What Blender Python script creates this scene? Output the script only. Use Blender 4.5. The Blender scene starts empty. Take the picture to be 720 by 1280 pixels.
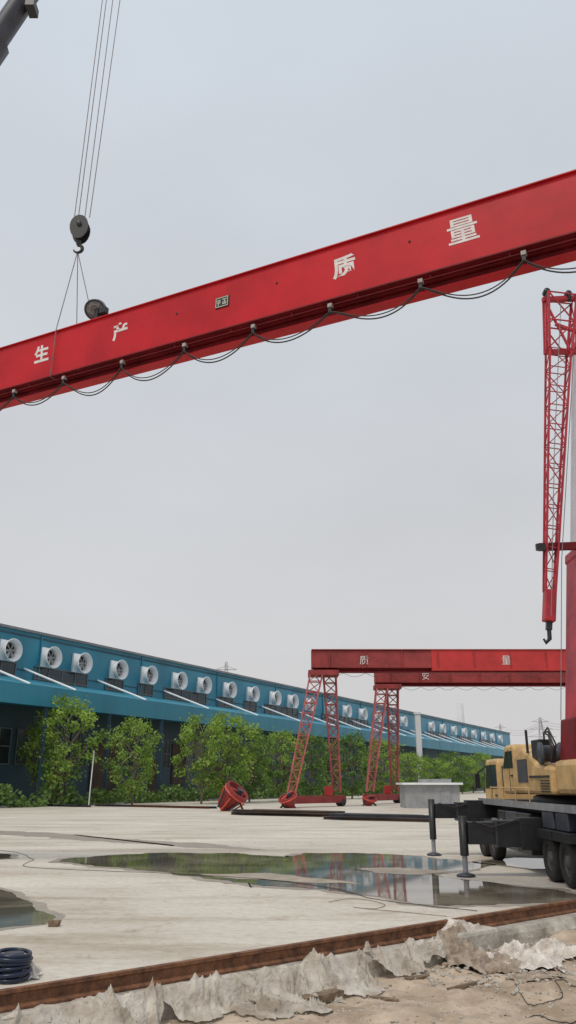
import bpy, bmesh, math, random
from mathutils import Vector, Matrix, noise
random.seed(7)
C = bpy.context.scene.collection
V = Vector
# ---------------------------------------------------------------- camera
H = 2.3; F = 1000.0; HZ = 338.0
p = math.atan(HZ / F)
FW = V((0, math.cos(p), math.sin(p))); UP = V((0, -math.sin(p), math.cos(p))); EYE = V((0, 0, H))
def ray(px, py): return V((1, 0, 0)) * ((px - 360) / F) + FW + UP * ((640 - py) / F)
def at(px, py, Y): r = ray(px, py); return EYE + r * (Y / r.y)
def atz(px, py, z=0.0): r = ray(px, py); return EYE + r * ((z - H) / r.z)
def onplane(px, py, P, n): r = ray(px, py); return EYE + r * ((P - EYE).dot(n) / r.dot(n))
cam = bpy.data.cameras.new('camera'); co = bpy.data.objects.new('camera', cam); C.objects.link(co)
cam.sensor_fit = 'VERTICAL'; cam.sensor_height = 36; cam.lens = F * 36 / 1280; cam.clip_end = 6000
co.location = EYE; co.rotation_euler = (math.pi / 2 + p, 0, 0)
bpy.context.scene.camera = co
# ---------------------------------------------------------------- materials
def mat(name, col, rough=.6, var=.15, scale=3.0, metal=0.0, bump=0.0, bscale=20.0, col2=None, lo=.35, hi=.65, alpha=1.0, coords='Object', spec=.5, trans=0):
    m = bpy.data.materials.new(name); m.use_nodes = True; nt = m.node_tree; b = nt.nodes['Principled BSDF']
    tc = nt.nodes.new('ShaderNodeTexCoord'); no = nt.nodes.new('ShaderNodeTexNoise'); no.inputs['Scale'].default_value = scale
    no.inputs['Detail'].default_value = 8; no.inputs['Roughness'].default_value = .65
    nt.links.new(tc.outputs[coords], no.inputs['Vector'])
    cr = nt.nodes.new('ShaderNodeValToRGB'); nt.links.new(no.outputs['Fac'], cr.inputs['Fac'])
    c2 = col2 or tuple(max(0, c * (1 - var)) for c in col); c1 = col if col2 else tuple(min(1, c * (1 + var)) for c in col)
    cr.color_ramp.elements[0].color = (*c2, 1); cr.color_ramp.elements[1].color = (*c1, 1)
    cr.color_ramp.elements[0].position = lo; cr.color_ramp.elements[1].position = hi
    nt.links.new(cr.outputs['Color'], b.inputs['Base Color'])
    b.inputs['Roughness'].default_value = rough; b.inputs['Metallic'].default_value = metal
    b.inputs['Specular IOR Level'].default_value = spec
    if bump:
        n2 = nt.nodes.new('ShaderNodeTexNoise'); n2.inputs['Scale'].default_value = bscale; n2.inputs['Detail'].default_value = 6
        nt.links.new(tc.outputs[coords], n2.inputs['Vector'])
        bu = nt.nodes.new('ShaderNodeBump'); bu.inputs['Strength'].default_value = bump; bu.inputs['Distance'].default_value = .03
        nt.links.new(n2.outputs['Fac'], bu.inputs['Height']); nt.links.new(bu.outputs['Normal'], b.inputs['Normal'])
    if alpha < 1: b.inputs['Alpha'].default_value = alpha
    if trans:
        tr = nt.nodes.new('ShaderNodeBsdfTranslucent'); nt.links.new(cr.outputs['Color'], tr.inputs['Color']); mxs = nt.nodes.new('ShaderNodeMixShader'); mxs.inputs[0].default_value = trans
        nt.links.new(b.outputs[0], mxs.inputs[1]); nt.links.new(tr.outputs[0], mxs.inputs[2]); nt.links.new(mxs.outputs[0], nt.nodes['Material Output'].inputs['Surface'])
    return m
RED = mat('red_paint', (.49, .012, .020), .45, .16, .7, bump=.05, bscale=3, spec=.25)
REDD = mat('dark_and_shaded_red', (.17, .008, .013), .6, .3, 1.5, spec=.3)  # dark red parts; under the lifted girder it puts shade into the colour
REDJ = mat('crimson_lattice_paint', (.42, .025, .04), .5, .25, 1.5)
REDF = mat('weathered_red_paint', (.27, .035, .035), .65, .3, .6)
REDB = mat('brighter_red_paint', (.48, .03, .03), .6, .15, .6)
REDL = mat('faded_red_steel', (.36, .095, .095), .65, .35, .8)
RUST = mat('rusty_steel', (.26, .115, .055), .8, .3, 6, bump=.4, bscale=30, col2=(.08, .035, .02))
BLACK = mat('black_paint', (.018, .019, .022), .45, .3, 3)
RUB = mat('black_rubber', (.018, .018, .018), .85, .2, 5)
WHITE = mat('white_lettering', (.72, .68, .68), .6, .12, 8)
WPAINT = mat('white_paint', (.80, .82, .84), .5, .1, 1)
GREY = mat('grey_steel', (.30, .31, .33), .45, .2, 3, metal=.3)
RIM = mat('shaded_rim', (.08, .075, .07), .7, .3, 5)  # shade around the wheels put into the rim colour
DGREY = mat('dark_grey_steel', (.06, .065, .085), .45, .25, 2, metal=.2)
SILV = mat('pale_boom_steel', (.66, .64, .67), .45, .1, .7)
YEL = mat('pale_yellow_paint', (.68, .45, .19), .5, .2, 2, col2=(.42, .27, .12))
ROPE = mat('wire_rope', (.22, .20, .21), .6, .2, 5)
BLUE = mat('blue_cladding', (.03, .24, .36), .5, .12, .15)
BLUED = mat('dark_blue_cladding', (.02, .07, .11), .6, .3, .2)
GLASS = mat('dark_glass', (.02, .035, .045), .15, .5, .3)
WGREY = mat('window_bars', (.13, .16, .17), .6, .2, 2)
DARKIN = mat('dark_opening', (.03, .035, .04), .8, .4, .4)
ROOFM = mat('grey_roof', (.2, .22, .24), .7, .2, .3)
BROWN = mat('brown_door_panel', (.13, .085, .065), .8, .3, .5, col2=(.055, .04, .035))
CONC = mat('kerb_concrete', (.54, .50, .44), .9, .2, 3, bump=.7, bscale=14, col2=(.28, .25, .21))
LEAF = mat('light_leaves', (.34, .50, .08), .6, .3, 4, col2=(.09, .19, .03), lo=.36, hi=.6, trans=.35)
LEAFD = mat('dark_leaves', (.19, .33, .065), .6, .3, 4, col2=(.05, .12, .03), lo=.38, hi=.62, trans=.35)
BARK = mat('bark', (.17, .14, .10), .9, .3, 10)
WOOD = mat('weathered_wood', (.27, .19, .12), .85, .3, 12, bump=.5, col2=(.10, .07, .045))
PLAST = mat('grey_plastic_sheet', (.72, .67, .60), .5, .2, 2.2, bump=.9, bscale=22, col2=(.36, .30, .23), alpha=.86)
SACKW = mat('pale_sacking', (.78, .73, .67), .7, .2, 5, bump=.6, bscale=40, col2=(.44, .38, .32))
SACKB = mat('brown_sacking', (.46, .38, .30), .8, .2, 6, bump=.6, bscale=40, col2=(.19, .14, .10))
NAVY = mat('navy_plastic', (.008, .016, .045), .35, .3, 5)
CABLE = mat('black_cable', (.035, .03, .03), .6, .2, 5)
HUT = mat('grey_render', (.36, .37, .38), .85, .3, .8, col2=(.24, .25, .26))
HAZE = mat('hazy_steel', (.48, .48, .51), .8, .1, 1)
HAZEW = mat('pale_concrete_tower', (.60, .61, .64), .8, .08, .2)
LEAFH = mat('hedge_leaves', (.20, .32, .07), .6, .3, 2, col2=(.07, .14, .035), lo=.4, hi=.62, trans=.2)
BRICK = mat('brick_rubble', (.34, .25, .19), .9, .3, 6, bump=.4, col2=(.2, .14, .1))
TROL = mat('trolley_grey', (.36, .33, .32), .6, .3, 9)
# ---------------------------------------------------------------- mesh builder
WL = {}
class MB:
    def __init__(s): s.v = []; s.f = []; s.sm = []
    def add(s, vs, fs, smooth=False):
        o = len(s.v); s.v += [V(a) for a in vs]; s.f += [[i + o for i in f] for f in fs]; s.sm += [smooth] * len(fs)
    def box(s, c, sx, sy, sz, ax=None):
        c = V(c); X, Y, Z = ax or (V((1, 0, 0)), V((0, 1, 0)), V((0, 0, 1)))
        vs = [c + X * (i * sx / 2) + Y * (j * sy / 2) + Z * (k * sz / 2) for i in (-1, 1) for j in (-1, 1) for k in (-1, 1)]
        s.add(vs, [(0, 1, 3, 2), (4, 6, 7, 5), (0, 4, 5, 1), (2, 3, 7, 6), (0, 2, 6, 4), (1, 5, 7, 3)])
    def bar(s, a, b, w, h=None, side=None):
        a = V(a); b = V(b); Z = (b - a); L = Z.length; Z.normalize(); h = h or w
        q = side or (V((0, 0, 1)) if abs(Z.z) < .9 else V((0, 1, 0)))
        X = Z.cross(q).normalized(); Y = X.cross(Z).normalized()
        s.box((a + b) / 2, w, h, L, (X, Y, Z))
    def tube(s, pts, r, n=8, cap=True):
        pts = [V(q) for q in pts]; rs = r if isinstance(r, (list, tuple)) else [r] * len(pts); o = []
        ref = None
        for i, q in enumerate(pts):
            t = (pts[min(i + 1, len(pts) - 1)] - pts[max(i - 1, 0)]).normalized()
            if ref is None: ref = t.cross(V((0, 0, 1)) if abs(t.z) < .9 else V((1, 0, 0))).normalized()
            ref = (ref - t * ref.dot(t)).normalized(); b = t.cross(ref)
            for k in range(n):
                a = 2 * math.pi * k / n; o.append(q + (ref * math.cos(a) + b * math.sin(a)) * rs[i])
        fs = [(i * n + k, i * n + (k + 1) % n, (i + 1) * n + (k + 1) % n, (i + 1) * n + k) for i in range(len(pts) - 1) for k in range(n)]
        s.add(o, fs, True)
        if cap: s.add(o[:n][::-1], [list(range(n))]); s.add(o[-n:], [list(range(n))])
    def lathe(s, o, ax, prof, n=24, smooth=True):
        o = V(o); ax = V(ax).normalized(); x = ax.cross(V((0, 0, 1)) if abs(ax.z) < .9 else V((1, 0, 0))).normalized(); y = ax.cross(x)
        vs = [o + ax * h + (x * math.cos(2 * math.pi * k / n) + y * math.sin(2 * math.pi * k / n)) * r for r, h in prof for k in range(n)]
        s.add(vs, [(i * n + k, i * n + (k + 1) % n, (i + 1) * n + (k + 1) % n, (i + 1) * n + k) for i in range(len(prof) - 1) for k in range(n)], smooth)
    def prism(s, poly, ext):
        n = len(poly); poly = [V(q) for q in poly]; ext = V(ext)
        s.add(poly + [q + ext for q in poly], [list(range(n))[::-1], list(range(n, 2 * n))] + [(i, (i + 1) % n, n + (i + 1) % n, n + i) for i in range(n)])
    def build(s, name, m, parent=None, loc=None, bevel=0, fix=True):
        base = WL[parent.name] if parent else V(loc) if loc is not None else V((0, 0, 0))
        me = bpy.data.meshes.new(name); me.from_pydata([tuple(q - base) for q in s.v], [], s.f)
        me.polygons.foreach_set('use_smooth', s.sm); me.materials.append(m); me.update()
        if fix:
            bm = bmesh.new(); bm.from_mesh(me); bmesh.ops.recalc_face_normals(bm, faces=bm.faces); bm.to_mesh(me); bm.free()
        o = bpy.data.objects.new(name, me); C.objects.link(o)
        if parent: o.parent = parent
        else: o.location = base
        WL[o.name] = base
        if bevel:
            b = o.modifiers.new('bevel', 'BEVEL'); b.width = bevel; b.segments = 2; b.limit_method = 'ANGLE'
        return o
def tag(o, label=None, cat=None, group=None, kind=None):
    if label: o['label'] = label
    if cat: o['category'] = cat
    if group: o['group'] = group
    if kind: o['kind'] = kind
    return o
def thing(name, loc, label, cat, group=None):
    o = bpy.data.objects.new(name, None); C.objects.link(o); o.location = V(loc); WL[o.name] = V(loc)
    o.empty_display_size = .2
    return tag(o, label, cat, group)
def children(o): return [c for c in bpy.data.objects if c.parent == o]
def copy_tree(o, parent=None):
    c = o.copy(); C.objects.link(c); c.parent = parent
    for ch in children(o): copy_tree(ch, c)
    return c
def glyph(ch, org, u, v, n, size, m, parent, name='lettering', bold=.02):
    cu = bpy.data.curves.new('txt', 'FONT'); cu.body = ch; cu.size = 1; cu.offset = bold; cu.align_x = 'LEFT'
    ob = bpy.data.objects.new('txt', cu); C.objects.link(ob); bpy.context.view_layer.update()
    me = bpy.data.meshes.new_from_object(ob.evaluated_get(bpy.context.evaluated_depsgraph_get()))
    bpy.data.objects.remove(ob)
    xs = [a.co.x for a in me.vertices] or [0]; ys = [a.co.y for a in me.vertices] or [0]
    cx = (min(xs) + max(xs)) / 2; cy = (min(ys) + max(ys)) / 2; k = size / max(.01, (max(ys) - min(ys)))
    mb = MB(); mb.add([org + u * ((a.co.x - cx) * k) + v * ((a.co.y - cy) * k) + n * .004 for a in me.vertices], [list(q.vertices) for q in me.polygons])
    return mb.build(name, m, parent, fix=False)
# ---------------------------------------------------------------- world + sun
w = bpy.data.worlds.new('World'); bpy.context.scene.world = w; w.use_nodes = True; nt = w.node_tree
bg = nt.nodes['Background']; sky = nt.nodes.new('ShaderNodeTexSky'); sky.sky_type = 'NISHITA'; sky.sun_disc = False
SE, SA = 58, 215
sky.sun_elevation = math.radians(SE); sky.sun_rotation = math.radians(SA); sky.dust_density = 4; sky.air_density = 1.5
tc = nt.nodes.new('ShaderNodeTexCoord'); no = nt.nodes.new('ShaderNodeTexNoise'); no.inputs['Scale'].default_value = 1.8; no.inputs['Detail'].default_value = 6
mp = nt.nodes.new('ShaderNodeMapping'); mp.inputs['Scale'].default_value = (1, 1, 2.2)
nt.links.new(tc.outputs['Generated'], mp.inputs['Vector']); nt.links.new(mp.outputs['Vector'], no.inputs['Vector'])
sx = nt.nodes.new('ShaderNodeSeparateXYZ'); nt.links.new(tc.outputs['Generated'], sx.inputs[0])
gr = nt.nodes.new('ShaderNodeValToRGB'); nt.links.new(sx.outputs['Z'], gr.inputs['Fac'])
gr.color_ramp.elements[0].color = (.68, .66, .66, 1); gr.color_ramp.elements[0].position = 0
gr.color_ramp.elements[1].color = (.66, .72, .79, 1); gr.color_ramp.elements[1].position = .85
e = gr.color_ramp.elements.new(.3); e.color = (.63, .635, .65, 1)
cr = nt.nodes.new('ShaderNodeValToRGB'); nt.links.new(no.outputs['Fac'], cr.inputs['Fac'])
cr.color_ramp.elements[0].color = (.93, .93, .93, 1); cr.color_ramp.elements[1].color = (1.05, 1.06, 1.07, 1)
cr.color_ramp.elements[0].position = .3; cr.color_ramp.elements[1].position = .7
mm = nt.nodes.new('ShaderNodeVectorMath'); mm.operation = 'MULTIPLY'; nt.links.new(gr.outputs['Color'], mm.inputs[0]); nt.links.new(cr.outputs['Color'], mm.inputs[1])
ms = nt.nodes.new('ShaderNodeVectorMath'); ms.operation = 'SCALE'; ms.inputs['Scale'].default_value = 10
nt.links.new(mm.outputs['Vector'], ms.inputs[0])
mx = nt.nodes.new('ShaderNodeMix'); mx.data_type = 'RGBA'; mx.inputs['Factor'].default_value = .93
nt.links.new(sky.outputs['Color'], mx.inputs['A']); nt.links.new(ms.outputs['Vector'], mx.inputs['B'])
nt.links.new(mx.outputs['Result'], bg.inputs['Color']); bg.inputs['Strength'].default_value = .1
sl = bpy.data.lights.new('sun', 'SUN'); sl.energy = 1.5; sl.angle = math.radians(10); sl.color = (1, .91, .78)
so = bpy.data.objects.new('sun', sl); C.objects.link(so)
az = math.radians(SA); sd = V((math.sin(az) * math.cos(math.radians(SE)), math.cos(az) * math.cos(math.radians(SE)), math.sin(math.radians(SE))))
so.rotation_euler = sd.to_track_quat('Z', 'Y').to_euler(); so.location = (0, 0, 50)
vs = bpy.context.scene.view_settings; vs.view_transform = 'Standard'; vs.look = 'None'; vs.exposure = 0
# ---------------------------------------------------------------- rail line
R0 = atz(0, 1264); R1 = atz(720, 1139); RD = (R1 - R0); RD.z = 0; RD.normalize(); RN = V((RD.y, -RD.x, 0))
def rl(s, off=0, z=0): q = R0 + RD * s + RN * off; return V((q.x, q.y, z))
def rs(P): return (V(P) - R0).dot(RD), (V(P) - R0).dot(RN)
# ---------------------------------------------------------------- ground
def axis(a, b, st, far):
    r = [a + i * st for i in range(int((b - a) / st) + 1)]; k = st; x = r[-1]; y = r[0]; up = []; dn = []
    while x < far: k *= 1.6; x += k; up.append(x)
    k = st
    while y > -far: k *= 1.6; y -= k; dn.append(y)
    return dn[::-1] + r + up
GX = axis(-7, 9, .07, 3000); GY = axis(8.5, 18, .07, 3000)
def dirt(x, y):
    s, o = rs((x, y, 0)); z = -.30
    if o < .2: return -.34
    z += .09 * noise.noise(V((x * .7, y * .7, 0))) + .05 * noise.noise(V((x * 2.6, y * 2.6, 3))) + .035 * noise.noise(V((x * 6, y * 6, 5))) + .015 * noise.noise(V((x * 15, y * 15, 5)))
    z += .16 * max(0, min(1, (s - 8) / 5)) 
    return min(z, -.05)
def surf(x, y):
    s, o = rs((x, y, 0))
    if o < .32: return 0.0
    return dirt(x, y) if o > .5 else dirt(x, y) * (o - .32) / .18
gm = MB(); nx = len(GX)
gm.add([(x, y, dirt(x, y) if -8 < x < 10 and 8 < y < 19 else -.34) for y in GY for x in GX],
       [(j * nx + i, j * nx + i + 1, (j + 1) * nx + i + 1, (j + 1) * nx + i) for j in range(len(GY) - 1) for i in range(nx - 1)], True)
SAND = mat('sandy_dirt', (.57, .46, .35), .95, .2, 1.6, bump=1.0, bscale=11, col2=(.30, .225, .155))
tag(gm.build('ground', SAND, fix=False), 'bare sandy dirt ground', kind='structure')
def yardmat():
    m = bpy.data.materials.new('yard_concrete'); m.use_nodes = True; nt = m.node_tree; b = nt.nodes['Principled BSDF']
    tc = nt.nodes.new('ShaderNodeTexCoord')
    def nz(scale, sc=(1, 1, 1), det=8, dist=0):
        mp = nt.nodes.new('ShaderNodeMapping'); mp.inputs['Scale'].default_value = sc; n = nt.nodes.new('ShaderNodeTexNoise')
        n.inputs['Scale'].default_value = scale; n.inputs['Detail'].default_value = det; n.inputs['Roughness'].default_value = .65; n.inputs['Distortion'].default_value = dist
        nt.links.new(tc.outputs['Object'], mp.inputs['Vector']); nt.links.new(mp.outputs['Vector'], n.inputs['Vector']); return n
    def ramp(n, a, b_, ca, cb):
        c = nt.nodes.new('ShaderNodeValToRGB'); c.color_ramp.elements[0].position = a; c.color_ramp.elements[1].position = b_
        c.color_ramp.elements[0].color = (*ca, 1); c.color_ramp.elements[1].color = (*cb, 1); nt.links.new(n.outputs['Fac'], c.inputs['Fac']); return c
    def mul(a, b_):
        x = nt.nodes.new('ShaderNodeMix'); x.data_type = 'RGBA'; x.blend_type = 'MULTIPLY'; x.inputs['Factor'].default_value = 1
        nt.links.new(a, x.inputs['A']); nt.links.new(b_, x.inputs['B']); return x.outputs['Result']
    c1 = ramp(nz(.12, (1, 1.6, 1), 10, .6), .35, .65, (.54, .485, .41), (.68, .635, .56))
    c2 = ramp(nz(.35, (.35, 1.8, 1), 8, .4), .33, .5, (.72, .68, .62), (1, 1, 1))
    c3 = ramp(nz(6), .3, .6, (.84, .83, .80), (1, 1, 1))
    c4 = ramp(nz(.22, (1, 3, 1), 4, 2.5), .494, .506, (1, 1, 1), (1, 1, 1))
    e = c4.color_ramp.elements.new(.5); e.color = (.66, .62, .57, 1)
    c5 = ramp(nz(.9, (1, 1, 1), 6, 1.2), .30, .42, (.77, .74, .69), (1, 1, 1))
    r = mul(mul(mul(mul(c1.outputs['Color'], c2.outputs['Color']), c3.outputs['Color']), c4.outputs['Color']), c5.outputs['Color'])
    nt.links.new(r, b.inputs['Base Color']); b.inputs['Roughness'].default_value = .85
    bu = nt.nodes.new('ShaderNodeBump'); bu.inputs['Strength'].default_value = .35; bu.inputs['Distance'].default_value = .02
    nt.links.new(nz(12).outputs['Fac'], bu.inputs['Height']); nt.links.new(bu.outputs['Normal'], b.inputs['Normal'])
    return m
ym = MB(); ym.prism([rl(-400, -.3, -.3), rl(600, -.3, -.3), rl(600, -700, -.3), rl(-400, -700, -.3)], (0, 0, .3))
tag(ym.build('concrete_yard', yardmat()), 'wide pale concrete yard with stains and puddles', kind='structure')
km = MB(); n = 900; prof = [(-.3, -.34), (-.3, .0), (.22, .0), (.30, -.02), (.33, -.1), (.34, -.2), (.36, -.4)]; vs_ = []
for i in range(n + 1):
    s = -20 + 70 * i / n
    for j, (o, z) in enumerate(prof):
        e = noise.noise(V((s * 1.1, j * .5, 0))) * .06 + noise.noise(V((s * 6, j * 1.3, 4))) * .03 if j > 1 else 0
        vs_.append(rl(s, o + e, z + (e * .6 if j > 2 else 0)))
km.add(vs_, [(i * 7 + j, i * 7 + j + 1, (i + 1) * 7 + j + 1, (i + 1) * 7 + j) for i in range(n) for j in range(6)])
tag(km.build('concrete_kerb', CONC), 'rough concrete kerb running under the rusty crane rail', 'kerb')
def rail(off, s0, s1, label):
    m = MB(); prof = [(-.075, .0), (.075, 0), (.075, .02), (.012, .045), (.012, .13), (.045, .145), (.045, .18), (-.045, .18), (-.045, .145), (-.012, .13), (-.012, .045), (-.075, .02)]
    m.prism([rl(s0, off + a, .006 + z * 1.1) for a, z in prof], RD * (s1 - s0))
    return tag(m.build('crane_rail', RUST), label, 'rail')
rail(.02, -12, 45, 'rusty brown steel crane rail crossing the foreground beside the kerb')
m = MB()
for i in range(60):
    m.box(rl(-8 + i * .8, -.09, .034), .06, .12, .05, (RN, RD, V((0, 0, 1))))
m.build('rail_clip', RUST, bpy.data.objects['crane_rail'])['kind'] = 'stuff'
WATER = bpy.data.materials.new('puddle_water'); WATER.use_nodes = True
nt = WATER.node_tree; b = nt.nodes['Principled BSDF']; b.inputs['Roughness'].default_value = .04; b.inputs['IOR'].default_value = 1.36
tcw = nt.nodes.new('ShaderNodeTexCoord'); nw = nt.nodes.new('ShaderNodeTexNoise'); nw.inputs['Scale'].default_value = .5; nw.inputs['Detail'].default_value = 6; nw.inputs['Distortion'].default_value = .8
nt.links.new(tcw.outputs['Object'], nw.inputs['Vector']); cw = nt.nodes.new('ShaderNodeValToRGB'); nt.links.new(nw.outputs['Fac'], cw.inputs['Fac']); nt.links.new(cw.outputs['Color'], b.inputs['Base Color'])
cw.color_ramp.elements[0].position = .42; cw.color_ramp.elements[0].color = (.13, .11, .08, 1); cw.color_ramp.elements[1].position = .68; cw.color_ramp.elements[1].color = (.33, .285, .22, 1)
n_ = nt.nodes.new('ShaderNodeTexNoise'); n_.inputs['Scale'].default_value = 1.2; bu = nt.nodes.new('ShaderNodeBump'); bu.inputs['Strength'].default_value = .03; bu.inputs['Distance'].default_value = .05
nt.links.new(n_.outputs['Fac'], bu.inputs['Height']); nt.links.new(bu.outputs['Normal'], b.inputs['Normal'])
WETM = mat('wet_concrete', (.31, .265, .21), .45, .15, 1.5)
SILT = mat('silt', (.36, .30, .23), .6, .2, 2)
def puddle(px, z, grow=0, m=WATER, name='puddle_water', seed=0, amp=.35):
    g = [atz(a, b_, 0) for a, b_ in px]; out = []; n = len(g)
    for i in range(n):
        a, b2 = g[i], g[(i + 1) % n]
        k = max(2, int((b2 - a).length / .14))
        for j in range(k):
            q = a.lerp(b2, j / k); e = noise.noise_vector(V((q.x * .8, q.y * .8, seed))) * amp + noise.noise_vector(V((q.x * 3, q.y * 3, seed))) * amp * .45
            d = (b2 - a).normalized(); nn = V((d.y, -d.x, 0))
            out.append(V((q.x + e.x, q.y + e.y, z)) + nn * grow)
    mb = MB(); mb.add(out, [list(range(len(out)))]); o = mb.build(name, m, fix=False)
    if o.data.polygons[0].normal.z < 0: o.data.flip_normals()
    return tag(o, kind='structure')
P1 = [(72, 1076), (120, 1070), (200, 1067), (300, 1067), (350, 1071), (380, 1067), (440, 1066), (500, 1069), (560, 1075), (605, 1081), (590, 1088), (545, 1092), (580, 1100), (630, 1106), (700, 1112), (735, 1120), (700, 1129), (620, 1132), (540, 1132), (470, 1122), (400, 1113), (300, 1103), (200, 1091), (120, 1083)]
P2 = [(-60, 1100), (0, 1112), (30, 1122), (48, 1138), (72, 1148), (60, 1156), (20, 1158), (-60, 1170)]
P3 = [(598, 1078), (640, 1072), (690, 1074), (740, 1080), (735, 1088), (660, 1086)]
P4 = [(-30, 1066), (8, 1068), (14, 1073), (-30, 1076)]
for i, P in enumerate((P1[::-1], P2[::-1], P3[::-1], P4[::-1])):
    puddle(P, .008, seed=i, amp=.4 if i == 0 else .15)
    puddle(P, .004, .22, WETM, 'wet_patch', seed=i + .25, amp=.5 if i == 0 else .2)
puddle([(-30, 1036), (60, 1041), (150, 1049), (260, 1054), (340, 1064), (250, 1059), (140, 1053), (50, 1046), (-30, 1042)][::-1], .0041, 0, WETM, 'wet_patch', 21, .5)
puddle([(255, 1093), (330, 1092), (400, 1098), (450, 1106), (380, 1104), (300, 1099)][::-1], .012, 0, SILT, 'silt_patch', 31, .3)
puddle([(440, 1086), (500, 1085), (560, 1090), (520, 1094), (470, 1092)][::-1], .012, 0, SILT, 'silt_patch', 33, .3)
# ---------------------------------------------------------------- factory building
zr = 19.0
A = atz(0, 783, zr); B = atz(637, 917, zr); A.z = B.z = 0
WD = (B - A).normalized(); WLn = (B - A).length; WN = V((WD.y, -WD.x, 0))
def wallpt(px, z, off=0):
    o = A + WN * off + V((0, 0, z)) - EYE; k = (px - 360) / F
    t = (k * o.dot(FW) - o.x) / (WD.x - k * WD.dot(FW)); return A + WD * t + WN * off + V((0, 0, z))
AX = (WD, WN, V((0, 0, 1)))
s0 = -35
fb = thing('factory_building', A, 'long blue factory hall with a row of exhaust fans under its roofline', 'building')
zc_edge = onplane(0, 877, A + WN * 7, WN).z
zfas = zc_edge + 2.1
def wb(m, sa, sb, oa, ob, za, zb): m.box(A + WD * ((sa + sb) / 2) + WN * ((oa + ob) / 2) + V((0, 0, (za + zb) / 2)), sb - sa, ob - oa, zb - za, AX)
zj = zfas + 1.6
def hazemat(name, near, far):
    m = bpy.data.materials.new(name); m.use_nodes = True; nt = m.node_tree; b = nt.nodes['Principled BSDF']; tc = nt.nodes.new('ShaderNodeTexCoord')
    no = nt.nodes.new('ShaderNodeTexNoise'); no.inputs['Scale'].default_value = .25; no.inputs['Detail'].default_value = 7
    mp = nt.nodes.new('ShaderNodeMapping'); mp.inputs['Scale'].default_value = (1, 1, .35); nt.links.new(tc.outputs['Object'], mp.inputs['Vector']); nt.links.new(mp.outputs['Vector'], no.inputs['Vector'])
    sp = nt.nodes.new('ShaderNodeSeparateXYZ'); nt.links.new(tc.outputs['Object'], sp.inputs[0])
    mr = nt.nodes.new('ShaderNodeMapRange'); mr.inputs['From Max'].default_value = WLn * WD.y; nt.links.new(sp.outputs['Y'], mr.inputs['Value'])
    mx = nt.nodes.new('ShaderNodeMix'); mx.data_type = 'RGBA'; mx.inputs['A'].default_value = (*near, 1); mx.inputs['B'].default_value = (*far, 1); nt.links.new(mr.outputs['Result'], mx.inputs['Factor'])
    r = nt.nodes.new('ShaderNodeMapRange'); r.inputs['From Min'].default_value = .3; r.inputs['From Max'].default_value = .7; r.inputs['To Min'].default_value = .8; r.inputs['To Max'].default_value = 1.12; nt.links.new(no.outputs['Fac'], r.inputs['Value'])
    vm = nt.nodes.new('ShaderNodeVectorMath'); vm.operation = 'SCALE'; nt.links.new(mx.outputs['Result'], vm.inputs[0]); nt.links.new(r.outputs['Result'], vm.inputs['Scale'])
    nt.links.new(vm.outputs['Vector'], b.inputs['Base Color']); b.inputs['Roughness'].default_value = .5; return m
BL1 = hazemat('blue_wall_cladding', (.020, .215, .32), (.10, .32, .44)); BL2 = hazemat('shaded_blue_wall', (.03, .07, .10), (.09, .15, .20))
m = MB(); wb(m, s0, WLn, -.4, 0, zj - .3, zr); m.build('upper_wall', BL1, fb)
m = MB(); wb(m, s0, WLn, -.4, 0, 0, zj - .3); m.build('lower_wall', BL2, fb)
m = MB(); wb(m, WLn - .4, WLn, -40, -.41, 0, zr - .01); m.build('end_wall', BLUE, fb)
m = MB(); wb(m, s0 - .4, WLn + .4, -40, .25, zr, zr + .3); m.build('roof', ROOFM, fb)
m = MB(); wb(m, s0, WLn, .003, .08, zr - .55, zr - .35); m.build('upper_trim_strip', BLUED, fb)
m = MB(); wb(m, s0, WLn, .003, .1, zj + .9, zj + 1.0); m.build('lower_trim_strip', BLUED, fb)
m = MB(); m.prism([A + WD * s0 + WN * .01 + V((0, 0, zj)), A + WD * s0 + WN * 7 + V((0, 0, zfas)), A + WD * s0 + WN * 7 + V((0, 0, zc_edge)), A + WD * s0 + WN * .01 + V((0, 0, zc_edge + .6))], WD * (WLn - s0))
m.build('canopy', BL1, fb)
FZ = onplane(61, 823, A, WN).z
for i in range(0, 40, 3):
    s = s0 + 3 + i * 6.4
    if s < WLn:
        m = MB(); wb(m, s, s + .14, .012, .15, zj + .1, zr - .1); m.build('downpipe', BLUE, fb)
fx = [-32, 10, 61, 100, 146, 184, 222, 253, 285, 314, 342, 364, 386, 410, 432, 452, 470, 488, 503, 538, 552, 566, 579, 591, 603, 614, 624]
fan0 = None
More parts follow.
